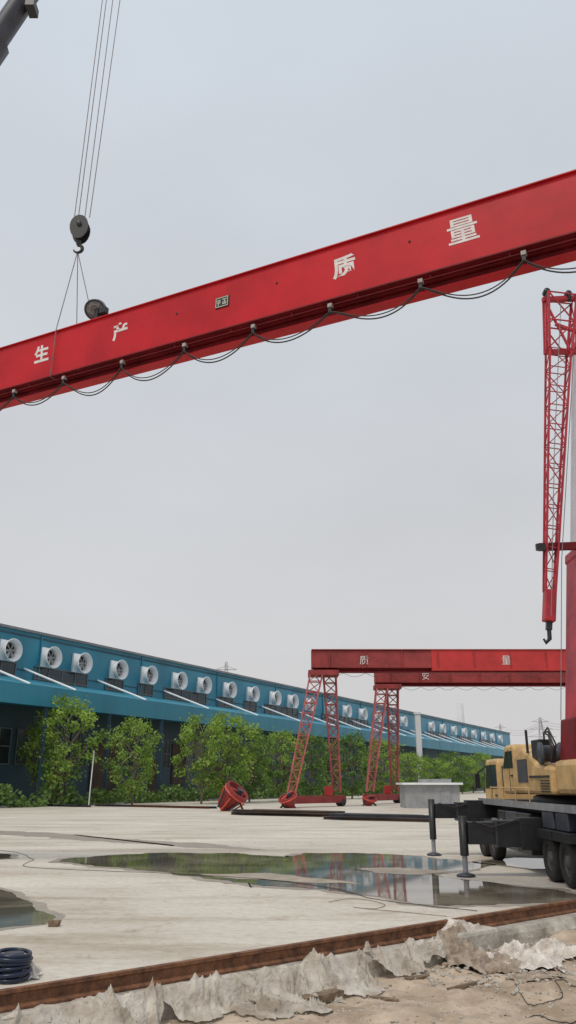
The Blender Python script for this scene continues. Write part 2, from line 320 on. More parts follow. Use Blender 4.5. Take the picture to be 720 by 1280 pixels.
for x in fx:
    P = wallpt(x, FZ, .3); r = 1.15
    if fan0 is None:
        h = MB(); h.lathe(P, WN, [(r * .8, -.29), (r * .8, .1), (r * 1.12, .85), (r * 1.12, .93), (r * 1.05, .93), (r * .76, .12), (r * .76, -.2)], 28)
        h.box(P - WN * .15, r * 2, .28, r * 2, AX)
        fan = h.build('exhaust_fan', WPAINT, fb)
        d = MB(); d.lathe(P + WN * .13, WN, [(0.001, 0), (r * .75, 0)], 24); di = d.build('fan_recess', DARKIN, fan)
        g = MB(); g.lathe(P + WN * .3, WN, [(.001, .12), (.22, .1), (.22, -.1)], 12)
        for kk in range(6):
            a = kk * math.pi / 3; dv = WD * math.cos(a) + V((0, 0, 1)) * math.sin(a); tv = WD * -math.sin(a) + V((0, 0, 1)) * math.cos(a)
            g.add([P + WN * .32 + dv * .2 - tv * .08, P + WN * .40 + dv * .2 + tv * .1, P + WN * .42 + dv * r * .68 + tv * .3, P + WN * .28 + dv * r * .72 - tv * .1], [(0, 1, 2, 3)])
        g.build('fan_blades', GREY, fan); fan0 = fan; F0 = P
    else:
        c = copy_tree(fan0, None); c.parent = fb; c.location = P - F0
def window(xa, xb, za, zb, name='window', npx=2.0, glass=GLASS):
    a = wallpt(xa, (za + zb) / 2, .05); b2 = wallpt(xb, (za + zb) / 2, .05); L = (b2 - a).length; c = (a + b2) / 2
    m = MB(); m.box(c, L, .08, zb - za, AX); w_ = m.build(name, glass, fb)
    m = MB(); k = max(2, int(L / npx))
    for i in range(k + 1): m.box(a + (b2 - a) * (i / k) + WN * .08, .12, .07, zb - za, AX)
    for z in (za, (za + zb) / 2, zb): m.box(V((c.x, c.y, z)) + WN * .1, L + .12, .07, .12, AX)
    m.build('window_frame', WGREY, w_)
wz0 = onplane(75, 868, A, WN).z; wz1 = onplane(75, 838, A, WN).z
for xa, xb in [(-60, 18), (42, 108), (131, 153), (172, 190), (205, 257), (272, 290), (305, 320), (331, 372), (402, 418), (425, 460), (478, 494), (535, 558), (572, 590), (600, 618)]:
    window(xa, xb, wz0, wz1)
for xa, xb in [(-90, -30), (-18, 12), (20, 60), (88, 108), (148, 180), (202, 212), (232, 262), (285, 300), (332, 352), (372, 400), (425, 450), (470, 490)]:
    window(xa, xb, 4.2, 8.0, 'ground_floor_window', 1.6)
for i, (xa, xb) in enumerate([(62, 82), (112, 146), (185, 200), (214, 230), (265, 282), (303, 328), (355, 370), (404, 422), (455, 468)]):
    a = wallpt(xa, 3, .08); b2 = wallpt(xb, 3, .08); c = (a + b2) / 2; hh = (5.2, 7.6)[i % 2]; m = MB(); m.box(V((c.x, c.y, hh / 2)), (b2 - a).length, .14, hh, AX); m.build('roller_door', BROWN, fb)
for i in range(24):
    m = MB(); q = A + WD * (s0 + 6 + i * 10.2) + WN * 6.7; m.bar(V((q.x, q.y, 0)), V((q.x, q.y, zc_edge)), .35); m.build('canopy_post', BLUED, fb)
rz = onplane(30, 836, A, WN).z
for x in [-30, 30, 122, 205, 270, 327, 374, 408, 440, 468, 492, 512, 530, 548, 562, 576, 589, 601, 612]:
    a = wallpt(x, rz, .05); b2 = V((a.x, a.y, 0)) + WN * 6.8 + WD * 1.5 + V((0, 0, zfas + .05)); m = MB(); m.tube([a, b2], .14, 6); m.build('stay_rod', WPAINT, fb)
# ---------------------------------------------------------------- trees
def tree_mesh(seed, nclump, spread, leaf, lpc, m, trunk_h=.3):
    rnd = random.Random(seed); t = MB(); cr_ = MB()
    top = V((rnd.uniform(-.03, .03), 0, .8)); t.tube([(0, 0, 0), (.005, .005, trunk_h), top], [.013, .010, .003], 7)
    for i in range(nclump):
        z = trunk_h + (1 - trunk_h) * ((i + .5) / nclump) ** .9 * .95; a = i * 2.4 + rnd.uniform(-.5, .5)
        k = math.sin(math.pi * min(.97, (z - trunk_h * .8) / (1 - trunk_h * .7))) ** .7; rr = spread * k * rnd.uniform(.4, 1.1)
        c = V((math.cos(a) * rr, math.sin(a) * rr, z)); zb = max(trunk_h * .8, z - rr * 1.1)
        t.tube([(0, 0, min(zb, .78)), (c.x * .5, c.y * .5, (zb + z) / 2), c], [.006, .004, .0015], 5)
        cr = rnd.uniform(.05, .10)
        for j in range(lpc):
            d = V((rnd.gauss(0, 1), rnd.gauss(0, 1), rnd.gauss(0, .8))).normalized() * cr * rnd.random() ** .45 * rnd.choice((1, 1, 1.5))
            q = c + d; n = (d.normalized() * .6 + V((rnd.uniform(-1, 1), rnd.uniform(-1, 1), rnd.uniform(-.4, 1)))).normalized()
            x = n.orthogonal().normalized(); y = n.cross(x); s = leaf * rnd.uniform(.6, 1.3); x = x * s; y = y * s * .6
            cr_.add([q - x, q - y * .9, q + x, q + y * .9], [(0, 1, 2, 3)])
    return t, cr_
protos = []
for sd_, nc, sp, lf, lp, tr, mt in [(1, 28, .31, .017, 105, .2, LEAF), (5, 30, .28, .017, 105, .14, LEAF), (9, 30, .32, .018, 110, .12, LEAFD), (14, 20, .22, .02, 80, .3, LEAF)]:
    t, c = tree_mesh(sd_, nc, sp, lf, lp, mt, tr); o1 = t.build('trunk', BARK, fix=False); o2 = c.build('crown', mt, fix=False)
    protos.append((o1.data, o2.data)); bpy.data.objects.remove(o1); bpy.data.objects.remove(o2)
def tree(px, top, Y, kind, label, wid=1.0, group=None):
    base = at(px, 990, Y); base.z = 0; h = at(px, top, Y).z
    t = thing('tree', base, label, 'tree', group)
    for nm, me in zip(('trunk', 'crown'), protos[kind]):
        o = bpy.data.objects.new(nm, me); C.objects.link(o); o.parent = t; o.scale = (h * wid, h * wid, h)
    t.rotation_euler.z = random.uniform(0, 6.28); return t
tree(77, 870, 88, 0, 'tall young bright green tree, leftmost before the blue hall', 1.1)
tree(45, 905, 93, 3, 'thin young tree just behind the leftmost tall tree', .9)
tree(166, 896, 90, 1, 'lone bushy young tree between the leftmost tree and the tree cluster', 1.05)
tree(252, 893, 95, 0, 'tree at the left side of the cluster in front of the dark doors', 1.1)
tree(285, 890, 98, 1, 'tallest tree in the middle cluster before the blue hall', 1.15)
tree(312, 905, 104, 2, 'dark green tree on the right side of the middle cluster', 1.1)
tree(350, 912, 110, 1, 'green tree just left of the front lattice leg', 1.2)
tree(388, 915, 115, 2, 'tree seen between the two front lattice legs', 1.2)
tree(440, 915, 125, 2, 'tree standing between the two red gantry cranes', 1.3)
tree(478, 922, 132, 1, 'tree seen behind the rear gantry lattice legs', 1.3)
for i, x in enumerate([512, 530, 546, 562, 578, 592, 606]):
    tree(x, 940 + (i % 3) * 4, 150 + i * 9, 2 if i % 2 else 1, 'low hazy green tree in the distant row beyond the grey hut', 1.6, 'distant trees beyond the hut')
q = at(112, 990, 87); q.z = 0; m = MB(); m.tube([q, V((q.x + .15, q.y, at(112, 938, 87).z))], .06, 6)
tag(m.build('tree_stake', WPAINT, loc=q), 'pale upright stake pole just right of the leftmost tree', 'pole')
rnd = random.Random(3); m = MB()
for i in range(9000):
    s = rnd.uniform(-30, 150); o = rnd.uniform(7.5, 10); hgt = 1.5 + 2.2 * noise.noise(V((s * .25, 0, 0)))
    q = A + WD * s + WN * o + V((0, 0, rnd.random() ** .7 * max(.3, hgt))); n = V((rnd.uniform(-1, 1), rnd.uniform(-1, 1), rnd.uniform(0, 1))).normalized()
    x = n.orthogonal().normalized() * .26; y = n.cross(x) * .7; m.add([q - x, q - y, q + x, q + y], [(0, 1, 2, 3)])
tag(m.build('hedge', LEAFH, fix=False), 'low ragged hedge growing along the foot of the blue hall', 'hedge', kind='stuff')
# ---------------------------------------------------------------- gantries
def lattice(m, a, b, wa, wb_, da, db, n, ch=.16, br=.09, side=V((1, 0, 0)), dep=V((0, 1, 0))):
    a = V(a); b = V(b)
    def cn(t): 
        c = a.lerp(b, t); w_ = wa + (wb_ - wa) * t; d = da + (db - da) * t
        return [c + side * (i * w_ / 2) + dep * (j * d / 2) for i, j in ((-1, -1), (1, -1), (1, 1), (-1, 1))]
    e0, e1 = cn(0), cn(1)
    for k in range(4): m.bar(e0[k], e1[k], ch)
    pv = e0
    for i in range(1, n + 1):
        c = cn(i / n)
        for k in range(4):
            k2 = (k + 1) % 4
            m.bar(pv[k], c[k2], br) if (i + k) % 2 else m.bar(pv[k2], c[k], br)
            m.bar(c[k], c[k2], br)
        pv = c
def gantry(Y, xl, xr, ytop, ybot, legs, label, chars, w_=1.6, bright=None):
    g0 = at(xl, ytop, Y); zt = g0.z; zb = at(xl, ybot, Y).z; xr_ = at(xr, ytop, Y).x
    root = thing('gantry_crane', (g0.x, Y, 0), label, 'gantry crane')
    hh = zt - zb; xm = at(bright, ytop, Y).x if bright else xr_
    m = MB(); m.box(((g0.x + xm) / 2, Y, (zt + zb) / 2 + hh * .1), xm - g0.x, w_, hh * .8)
    m.build('main_girder', REDF, root)
    if bright:
        m = MB(); m.box(((xm + xr_) / 2, Y, (zt + zb) / 2 + hh * .05), xr_ - xm, w_ + .12, hh * .96); m.build('girder_section', REDB, root)
    m = MB(); m.box(((g0.x + xr_) / 2, Y, zb + hh * .03), xr_ - g0.x - .4, .7, hh * .06); m.box(((g0.x + xr_) / 2, Y, zb + hh * .13), xr_ - g0.x - .4, .12, hh * .138)
    m.build('track_beam', REDD, root)
    m = MB(); m.box(((g0.x + xr_) / 2, Y, zt + .05 + (.06 if bright else 0)), xr_ - g0.x, w_ + .3, .098); m.build('top_flange', REDF, root)
    for i in range(9):
        m = MB(); m.box((g0.x + (xr_ - g0.x) * (i + .5) / 9, Y - w_ / 2 - .1, (zt + zb) / 2 + hh * .1), .1, .12, hh * .76); m.build('girder_stiffener', REDF, root)
    for pair in legs:
        (x1, y1, x1b), (x2, y2, x2b) = pair; ends = []
        for j, (xt, yt, xb) in enumerate(((x1, y1, x1b), (x2, y2, x2b))):
            top = at(xt, yt, Y); bot = at(xb, 1004, Y); bot.z = 1.3; bot.y += (-2.4, 2.4)[j]; top.y += (-.5, .5)[j]; top.z = zb + .1
            m = MB(); lattice(m, bot, top, .75, 1.3, .75, 1.1, 11); m.build('leg', REDL, root); ends.append(bot)
        m = MB(); d = (ends[1] - ends[0]).normalized(); m.bar(ends[0] - d * 1.1 - V((0, 0, .6)), ends[1] + d * 1.1 - V((0, 0, .6)), .7, .7)
        m.build('base_beam', REDF, root, bevel=.05)
        for e, s_ in ((ends[0], -1), (ends[1], 1)):
            q = V((e.x, e.y, .37)) + d * s_ * .6; ax = V((d.y, -d.x, 0)); wh = MB(); wh.lathe(q - ax * .4, ax, [(.001, 0), (.34, 0), (.36, .05), (.36, .75), (.34, .8), (.001, .8)], 16); wh.build('wheel', BLACK, root)
        mb_ = MB(); e = ends[1]; mb_.box((e.x - .9, e.y - .9, 1.5), .8, .6, .9); mb_.build('control_box', REDB, root, bevel=.04)
        tp = [at(x1, y1, Y), at(x2, y2, Y)]
        m = MB(); m.box(((tp[0].x + tp[1].x) / 2, Y, zb - .1), abs(tp[1].x - tp[0].x) + 1.8, w_ + .8, .5); m.build('leg_saddle', REDF, root)
    for ch, x, sz in chars:
        q = at(x, (ytop + ybot) / 2 - 3, Y - w_ / 2 - .08); glyph(ch, q, V((1, 0, 0)), V((0, 0, 1)), V((0, -1, 0)), sz, WHITE, root, bold=0)
    pts = []
    for i in range(121):
        t = i / 120; pts.append((g0.x + 1 + (xr_ - g0.x - 2) * t, Y - w_ / 2 - .3, zb - .15 - .4 * abs(math.sin(t * 14 * math.pi))))
    m = MB(); m.tube(pts, .018, 4); m.build('festoon_cable', CABLE, root)
    return root
GA = gantry(84, 389, 790, 815, 841, [((396, 838, 364), (412, 838, 423)), ((770, 838, 748), (786, 838, 810))], 'nearer red gantry crane with lattice legs, its girder ending furthest left', [('质', 455, .9), ('量', 633, .9)], bright=537)
GB = gantry(97, 468, 800, 838, 858, [((477, 856, 460), (491, 856, 497)), ((780, 856, 762), (796, 856, 815))], 'farther red gantry crane with lower looking girder behind the first', [('安', 532, .85)])
def reel(px, py, Y, r, tilt, label, depth=1.0, ribs=0):
    c = at(px, py, Y); base = V((c.x, c.y, 0)); t = thing('cable_reel', base, label, 'cable reel'); ax = V((-math.sin(tilt) * .95, -.25, math.cos(tilt) * .75)).normalized()
    c = V((c.x, c.y, max(r * .9, c.z)))
    m = MB(); m.lathe(c - ax * depth, ax, [(.001, 0), (r * .4, 0), (r * .45, depth * .25), (r * .8, depth * .8), (r * .85, depth * 1.0), (r, depth * 1.0), (r, depth * 1.25), (r * .88, depth * 1.25), (r * .8, depth * 1.05), (r * .5, depth * .9), (.001, depth * .9)], 14, False); m.build('drum', REDF, t)
    x = ax.orthogonal().normalized(); y = ax.cross(x); sm = bpy.data.materials.get('bright_red') or mat('bright_red', (.55, .07, .04), .5, .2, 2)
    m = MB(); m.lathe(c, ax, [(r * 1.04, 0), (r * 1.04, .12), (r * .98, .12), (r * .98, 0)], 14); m.build('rim_band', sm, t)
    for k in range(ribs):
        a = 2 * math.pi * k / ribs; d = x * math.cos(a) + y * math.sin(a); m = MB(); m.bar(c - ax * depth + d * r * .5, c - ax * depth * .1 + d * r * 1.02, .14, .1); m.build('rib', sm if k % 2 else DGREY, t)
    m = MB(); m.box(c + ax * (depth * .1) + x * r * .2, r * .5, r * .4, r * .7, (x, y, ax)); m.build('gearbox', DGREY, t, bevel=.04)
    m = MB(); m.bar(c + ax * .3 - x * r * .9, c + ax * .3 + x * r * .9, .16, .12); m.build('cross_bar', sm, t)
    for s in (-.7, .7):
        m = MB(); m.bar((c.x + s, c.y + .4, 0), (c.x, c.y + .2, c.z), .15); m.build('stand_leg', BLACK, t)
reel(294, 992, 72, 1.1, -.6, 'large tilted tapered red reel lying left of the front gantry legs', 1.7, 8)
reel(360, 998, 80, .9, .3, 'small red reel at the foot of the front gantry leg', 1.0)
reel(462, 1000, 88, .75, -.2, 'small red reel at the foot of the rear gantry leg', .8)
def stack(x0, x1, py, n, mtl, label, h=.2, dy=3):
    a = atz(x0, py); b2 = atz(x1, py + dy); t = thing('steel_beam_stack', (a + b2) / 2, label, 'stack of beams'); 
    dp = V((0, 1, 0))
    for i in range(n):
        m = MB(); lay = i // 3; o = (i % 3) * .5 + .1 * lay
        aa = a + dp * o + V((random.uniform(-1.4, .8), 0, .10 + lay * (h + .005))); bb = b2 + dp * o + V((random.uniform(-1.8, .8), 0, .10 + lay * (h + .005)))
        for dz, ww, hh_ in ((-.08, .3, .03), (.08, .3, .03), (0, .05, .128)): m.bar(aa + V((0, 0, dz)), bb + V((0, 0, dz)), ww, hh_)
        m.build('beam', mtl[i % len(mtl)], t)
stack(310, 450, 1019, 6, [BROWN, DGREY, BROWN], 'rusty steel beams stacked on the yard before the front gantry')
stack(430, 545, 1025, 6, [BROWN, DGREY], 'dark steel beams lying before the rear gantry legs')
stack(-20, 110, 1006, 3, [DGREY], 'low dark beams along the yard edge at far left')
stack(130, 260, 1008, 3, [RUST, DGREY], 'low rusty beams along the yard edge under the trees')
hc = at(540, 1000, 80); hc.z = 0
hut = thing('small_hut', hc, 'small low grey hut with pale flat roof beyond the beam stacks', 'hut')
hl = at(507, 1000, 80).x; hr = at(575, 1000, 80).x; htz = at(540, 981, 80).z
m = MB(); m.box(((hl + hr) / 2, 82, htz / 2), hr - hl, 4, htz); m.build('wall', HUT, hut)
m = MB(); m.box(((hl + hr) / 2, 82, htz + .1), hr - hl + .6, 4.8, .19); m.build('roof', WPAINT, hut)
m = MB(); m.box(((hl + hr) / 2 + .6, 82, htz + .36), (hr - hl) * .55, 2.4, .32); m.build('roof_box', HUT, hut)
m = MB(); m.box((hl + 3.8, 79.97, .8), .9, .08, 1.5); m.build('door', GREY, hut)
q = at(522, 900, 175); zt = at(522, 893, 175).z; m = MB(); m.box((q.x, 175, zt / 2), 1.1, 1.1, zt); m.box((q.x, 175, zt + .2), 1.4, 1.4, .39)
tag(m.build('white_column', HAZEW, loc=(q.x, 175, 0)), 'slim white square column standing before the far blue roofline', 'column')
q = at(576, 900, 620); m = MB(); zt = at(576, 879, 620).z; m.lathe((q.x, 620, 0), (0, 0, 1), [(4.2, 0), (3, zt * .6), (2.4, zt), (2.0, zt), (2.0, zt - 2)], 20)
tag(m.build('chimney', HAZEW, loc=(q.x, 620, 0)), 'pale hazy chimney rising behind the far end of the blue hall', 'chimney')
def pylon(px, ytop, Y, label, wd=1.0):
    q = at(px, ytop, Y); q0 = V((q.x, Y, 0)); t = thing('power_pylon', q0, label, 'pylon')
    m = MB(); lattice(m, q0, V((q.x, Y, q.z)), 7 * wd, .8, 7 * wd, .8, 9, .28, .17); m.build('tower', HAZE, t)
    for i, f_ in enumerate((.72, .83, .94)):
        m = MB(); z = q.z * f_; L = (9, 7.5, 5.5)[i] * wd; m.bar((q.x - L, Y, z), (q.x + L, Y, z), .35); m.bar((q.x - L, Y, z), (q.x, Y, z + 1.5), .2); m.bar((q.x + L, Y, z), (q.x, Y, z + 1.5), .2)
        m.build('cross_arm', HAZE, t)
    return q
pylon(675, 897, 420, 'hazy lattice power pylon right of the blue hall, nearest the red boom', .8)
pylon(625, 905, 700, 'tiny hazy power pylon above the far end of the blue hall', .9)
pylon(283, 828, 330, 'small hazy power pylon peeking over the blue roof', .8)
for i, (y0, y1) in enumerate([(880, 902), (886, 905), (893, 908)]):
    a = at(900, y0 - 5, 300); b2 = at(675, y1, 420); c = at(625, y1 + 3, 700); m = MB()
    def sag(a, b, s): return [a.lerp(b, t / 12) - V((0, 0, s * 4 * (t / 12) * (1 - t / 12))) for t in range(13)]
    m.tube(sag(a, b2, 5) + sag(b2, c, 5)[1:], .1, 4)
    tag(m.build('power_line', HAZE), 'thin grey power line hung from the far pylons', 'power line', 'power lines between the far pylons')
# ---------------------------------------------------------------- lifted girder
GR = at(720, 215, 12.0); GL = at(0, 437, 19.2)
gd = (GR - GL).normalized(); gn = V((gd.y, -gd.x, 0)).normalized(); gv = gn.cross(gd) * -1
if gv.z < 0: gv = -gv
GAX = (gd, gn, gv); gl = (GR - GL).length
HW = 1.27; GWd = .62
a0, a1 = -9.0, gl + 6.0
def gp(s, o=0, v=0): return GL + gd * s + gn * o + gv * v
def gs(px): 
    k = (px - 360) / F; o = GL - EYE; return (k * o.dot(FW) - o.x) / (gd.x - k * gd.dot(FW))
def gbox(m, sa, sb, oa, ob, va, vb): m.box(gp((sa + sb) / 2, (oa + ob) / 2, (va + vb) / 2), sb - sa, ob - oa, vb - va, GAX)
gird = thing('crane_girder', gp(gl / 2, -GWd / 2, -HW), 'huge red box girder with white characters hanging in the air across the sky', 'crane girder')
m = MB(); gbox(m, a0, a1, -GWd, 0, -HW, 0); m.build('box_body', RED, gird, bevel=.01)
m = MB(); gbox(m, a0, a1, -GWd - .04, .05, .0, .025); m.build('top_flange', RED, gird)
m = MB(); gbox(m, a0, a1, -GWd - .02, .03, -HW - .03, -HW - .001); m.build('bottom_flange', REDD, gird)  # underside shade painted in with the darker red
m = MB(); gbox(m, a0, a1, -GWd / 2 - .14, -GWd / 2 + .14, -HW - .30, -HW - .27); m.build('lower_flange', RED, gird)
m = MB(); gbox(m, a0, a1, -GWd / 2 - .02, -GWd / 2 + .02, -HW - .27, -HW - .031)
gbox(m, a0, a1, -GWd / 2 + .0205, -GWd / 2 + .10, -HW - .10, -HW - .031)
m.build('track_web', REDD, gird)
FO = -.03
m = MB(); gbox(m, a0, a1, FO - .02, FO, -HW - .13, -HW - .11)
m.build('festoon_rail', REDD, gird)
for s in [a0 + 1 + i * 1.55 for i in range(18)]:
    m = MB(); gbox(m, s - .02, s + .02, FO - .02, FO, -HW - .109, -HW - .031)
    m.build('rail_bracket', REDD, gird)
hx = [-118, -45, 18, 80, 153, 231, 317, 413, 526, 655, 815]
hp = []
for x in hx:
    s = gs(x)
    for _ in range(5):
        P = gp(s, FO, -HW - .2); d = P - EYE; pxx = 360 + F * d.x / d.dot(FW); s += (x - pxx) / F * d.dot(FW)
    hp.append(s)
    m = MB(); gbox(m, s - .05, s + .05, FO - .05, FO + .05, -HW - .19, -HW - .10); h_ = m.build('cable_trolley', TROL, gird, bevel=.01)
    m = MB(); gbox(m, s - .035, s + .035, FO - .03, FO + .03, -HW - .31, -HW - .191); m.build('cable_clamp', BLACK, h_)
rr = random.Random(4)
for a, b2 in zip(hp[:-1], hp[1:]):
    sg = rr.uniform(.40, .56); sk = rr.uniform(.85, 1.3)
    for dd, rad, ds in ((0, .015, 0), (.03, .012, .06)):
        pts = [gp(a + (b2 - a) * t / 20, FO + dd, -HW - .29 - (sg - ds) * (1 - (2 * (t / 20) ** sk - 1) ** 2)) for t in range(21)]
        m = MB(); m.tube(pts, rad, 6); m.build('festoon_cable', CABLE, gird)
gvv = (gv - gd * .10)
for ch, x, y, sz, bo in [('生', 52, 442, .50, .035), ('产', 150, 414, .50, .035), ('质', 430, 333, .54, .028), ('量', 578, 287, .58, .012)]:
    q = onplane(x, y, gp(0, .002), gn)
    glyph(ch, q, gd, gvv, gn, sz, WHITE, gird, bold=bo)
q = onplane(278, 378, gp(0), gn)
m = MB(); m.box(q + gn * .012, .36, .02, .27, GAX); sp = m.build('sign_plate', BLACK, gird)
m = MB()
for dx, dz, sx_, sz in [(0, .115, .33, .016), (0, -.115, .33, .016), (-.157, 0, .016, .214), (.157, 0, .016, .214), (-.09, .05, .09, .02), (-.09, .0, .09, .02), (-.09, -.05, .02, .07), (-.05, .02, .02, .1), (.07, .06, .11, .02), (.07, .0, .02, .14), (.03, -.03, .02, .06), (.11, -.03, .02, .06), (.07, -.06, .1, .02)]:
    m.box(q + gn * .026 + gd * dx + gv * dz, sx_, .006, sz, GAX)
m.build('sign_marking', mat('pale_green_marking', (.55, .6, .5), .6, .1, 5), sp)
for x, y in [(221, 392), (346, 354), (512, 302)]:
    q = onplane(x, y, gp(0), gn); m = MB(); m.lathe(q, gn, [(.025, 0), (.025, .015), (.001, .02)], 10); m.build('bolt', BLACK, gird)
q = onplane(119, 387, gp(0, -.15), gn)
fl = thing('floodlight', q - gv * .2, 'dark round lamp sitting on top of the red girder beside the sling', 'lamp')
ax = (EYE - q).normalized(); ax = (ax - gd * .25).normalized()
m = MB(); m.lathe(q, ax, [(.001, -.26), (.2, -.26), (.25, -.22), (.26, 0), (.27, .06), (.24, .08), (.22, .05)], 28); m.build('lamp_housing', DGREY, fl)
m = MB(); m.lathe(q + ax * .045, ax, [(.225, 0), (.18, .02), (.001, .03)], 24); m.build('lens', mat('lamp_glass', (.20, .21, .22), .25, .5, 8), fl)
m = MB(); m.lathe(q + ax * .072, ax, [(.14, -.01), (.14, .012), (.11, .012), (.11, -.01)], 20); m.build('lens_ring', GREY, fl)
m = MB(); m.box(q - gv * .17 + gd * .1, .12, .12, .3, GAX); m.build('bracket', BLACK, fl)
m = MB(); m.box(q + gd * .3 - gv * .12, .2, .14, .16, GAX); m.build('driver_box', BLACK, fl)
HY = onplane(97, 400, gp(0, -GWd / 2), gn).y
hb = at(100, 285, HY); hbk = thing('hook_block', hb - V((0, 0, .5)), 'black crane hook block hanging above the left end of the red girder', 'hook block')
for o_ in (-.13, .13):
    m = MB(); c = hb + V((0, o_, 0)); poly = []
    for k_ in range(20):
        a = 2 * math.pi * k_ / 20; poly.append(c + V((math.cos(a) * .25, 0, math.sin(a) * (.34 if math.sin(a) > 0 else .42))))
    m.prism(poly, (0, .03, 0)); m.build('side_plate', BLACK, hbk)
for o_ in (-.07, .0, .07):
    m = MB(); m.lathe(hb + V((0, o_ - .015, .06)), (0, 1, 0), [(.001, 0), (.21, 0), (.235, 0), (.19, .02), (.235, .04), (.001, .04)], 24); m.build('sheave', BLACK, hbk)
m = MB(); m.lathe(hb + V((0, -.17, .06)), (0, 1, 0), [(.001, 0), (.07, 0), (.07, .38), (.001, .38)], 14); m.build('axle', DGREY, hbk)
m = MB(); hk = hb + V((0, 0, -.42)); m.tube([hk, hk - V((0, 0, .12))], .06, 10)
pts = [hk + V((0, 0, -.12))] + [hk + V((math.sin(a) * .12, 0, -.26 - math.cos(a) * -.12)) for a in [i * math.pi / 7 for i in range(0, 11)]]
m.tube(pts, [.05] * 6 + [.045, .04, .035, .03, .025, .015], 8); m.build('hook', BLACK, hbk)
tipc = at(165, -260, HY + .4)
for i, (xb, xt) in enumerate([(93, 128), (98, 133), (106, 141), (112, 150)]):
    a = at(xb, 272, HY + (.05 if i % 2 else -.05)); b2 = at(xt, 0, HY + (.05 if i % 2 else -.05)); b2 = a + (b2 - a) * ((tipc.z - .35 - a.z) / (b2.z - a.z))
    m = MB(); m.tube([a, b2], .012, 6); tag(m.build('hoist_rope', ROPE, loc=a), ['leftmost', 'second from left', 'third from left', 'rightmost'][i] + ' steel hoist rope running up from the hook block', 'rope')
hook = hk + V((0, 0, -.36))
sl_ = thing('wire_sling', hook, 'thin wire sling looped from the hook around the red girder', 'sling')
for x, y, yb in [(72, 410, 462), (97, 402, None)]:
    fr = onplane(x, y, gp(0, .03), gn)
    s = (fr - GL).dot(gd); tf = gp(s, .07, .04); tb = gp(s, -GWd - .06, .04); bf = gp(s, .07, -HW - .05); bb = gp(s, -GWd - .06, -HW - .05)
    m = MB(); m.tube([hook + V((0, 0, .02)), tf, bf, bb, tb, hook + V((0, .01, .02))] if x == 72 else [hook + V((0, 0, .02)), tb], .012, 6)
    m.build('sling_leg', ROPE, sl_)
b0 = at(-8, 55, HY + 1.5); b1 = at(60, -45, HY + 1.2)
boom = thing('crane_boom', b0 - V((0, 0, 0)), 'dark grey crane boom crossing the upper left corner', 'crane boom')
bd = (b1 - b0).normalized(); k_ = (b0.z - 1.5) / bd.z; far0 = b0 - bd * k_
m = MB(); m.tube([far0, b0 + bd * .1], .5, 8); m.build('outer_section', DGREY, boom)
m = MB(); m.tube([b0 - bd * .4, b1 - bd * .7], .36, 8); m.build('boom_section', DGREY, boom)
m = MB(); cpt = at(38, 10, HY + 1.2); m.box(cpt + V((.05, 0, 0)), .28, .5, .3); m.build('sheave_bracket', BLACK, boom)
m = MB(); m.tube([b1 - bd * .75, b1 + bd * .2, tipc + V((0, .3, 0))], [.26, .26, .22], 8); m.build('inner_section', DGREY, boom)
m = MB(); m.lathe(tipc + V((0, -.25, 0)), (0, 1, 0), [(.001, 0), (.3, 0), (.3, .5), (.001, .5)], 18); m.build('head_sheave', BLACK, boom)
# ---------------------------------------------------------------- truck crane
TX = 6.45
tk = thing('truck_crane', (8.0, 24, 0), 'pale yellow and black truck crane on outriggers at right with raised red boom', 'truck crane')
def bx(m, x0, x1, y0, y1, z0, z1): m.box(((x0 + x1) / 2, (y0 + y1) / 2, (z0 + z1) / 2), x1 - x0, y1 - y0, z1 - z0)
WY = (20.1, 21.4, 27.2, 28.6)
for y in WY:
    for sx_ in (0, 1):
        x = TX if sx_ == 0 else 9.1; r = .54; ax = V((-1, 0, 0)) if sx_ == 0 else V((1, 0, 0)); o = V((x + (.3 if sx_ == 0 else -.3), y, r))
        m = MB(); m.lathe(o, ax, [(.3, 0), (r - .04, .0), (r, .05), (r, .27), (r - .05, .32), (.31, .31), (.30, .26)], 28); t_ = m.build('wheel', RUB, tk)
        m = MB(); m.lathe(o, ax, [(.3, .28), (.28, .22), (.16, .20), (.15, .30), (.001, .32)], 20); m.build('rim', RIM, t_)
m = MB(); bx(m, 7.3, 8.7, 17.5, 31.5, .75, 1.15); bx(m, 6.95, 9.05, 18.5, 30.2, 1.1, 1.62); m.build('chassis', BLACK, tk, bevel=.03)
m = MB(); bx(m, 6.55, 9.35, 18.0, 29.2, 1.64, 1.76); m.build('deck', DGREY, tk, bevel=.01)
m = MB(); bx(m, 6.53, 6.56, 18.0, 29.2, 1.62, 1.80); m.build('deck_skirt', GREY, tk)
for y in WY:
    m = MB(); bx(m, 6.35, 7.0, y - .62, y + .62, .98, 1.18); m.build('mudguard', BLACK, tk)
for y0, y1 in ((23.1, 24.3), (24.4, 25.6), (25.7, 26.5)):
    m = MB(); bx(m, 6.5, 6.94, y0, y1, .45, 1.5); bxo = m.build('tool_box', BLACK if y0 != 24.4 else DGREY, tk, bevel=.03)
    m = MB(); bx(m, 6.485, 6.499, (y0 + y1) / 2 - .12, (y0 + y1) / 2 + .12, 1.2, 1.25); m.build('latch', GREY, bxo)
for y0 in (18.6, 20.1, 21.2):
    m = MB(); bx(m, 6.56, 6.94, y0, y0 + .9, 1.2, 1.6); m.build('wheel_shade_panel', DGREY, tk, bevel=.02)  # dark panels added between deck and wheels to stand in for shade
for k_ in range(3):
    m = MB(); bx(m, 6.42, 6.52, 26.6, 27.0, .5 + k_ * .35, .54 + k_ * .35); m.build('step', GREY, tk)
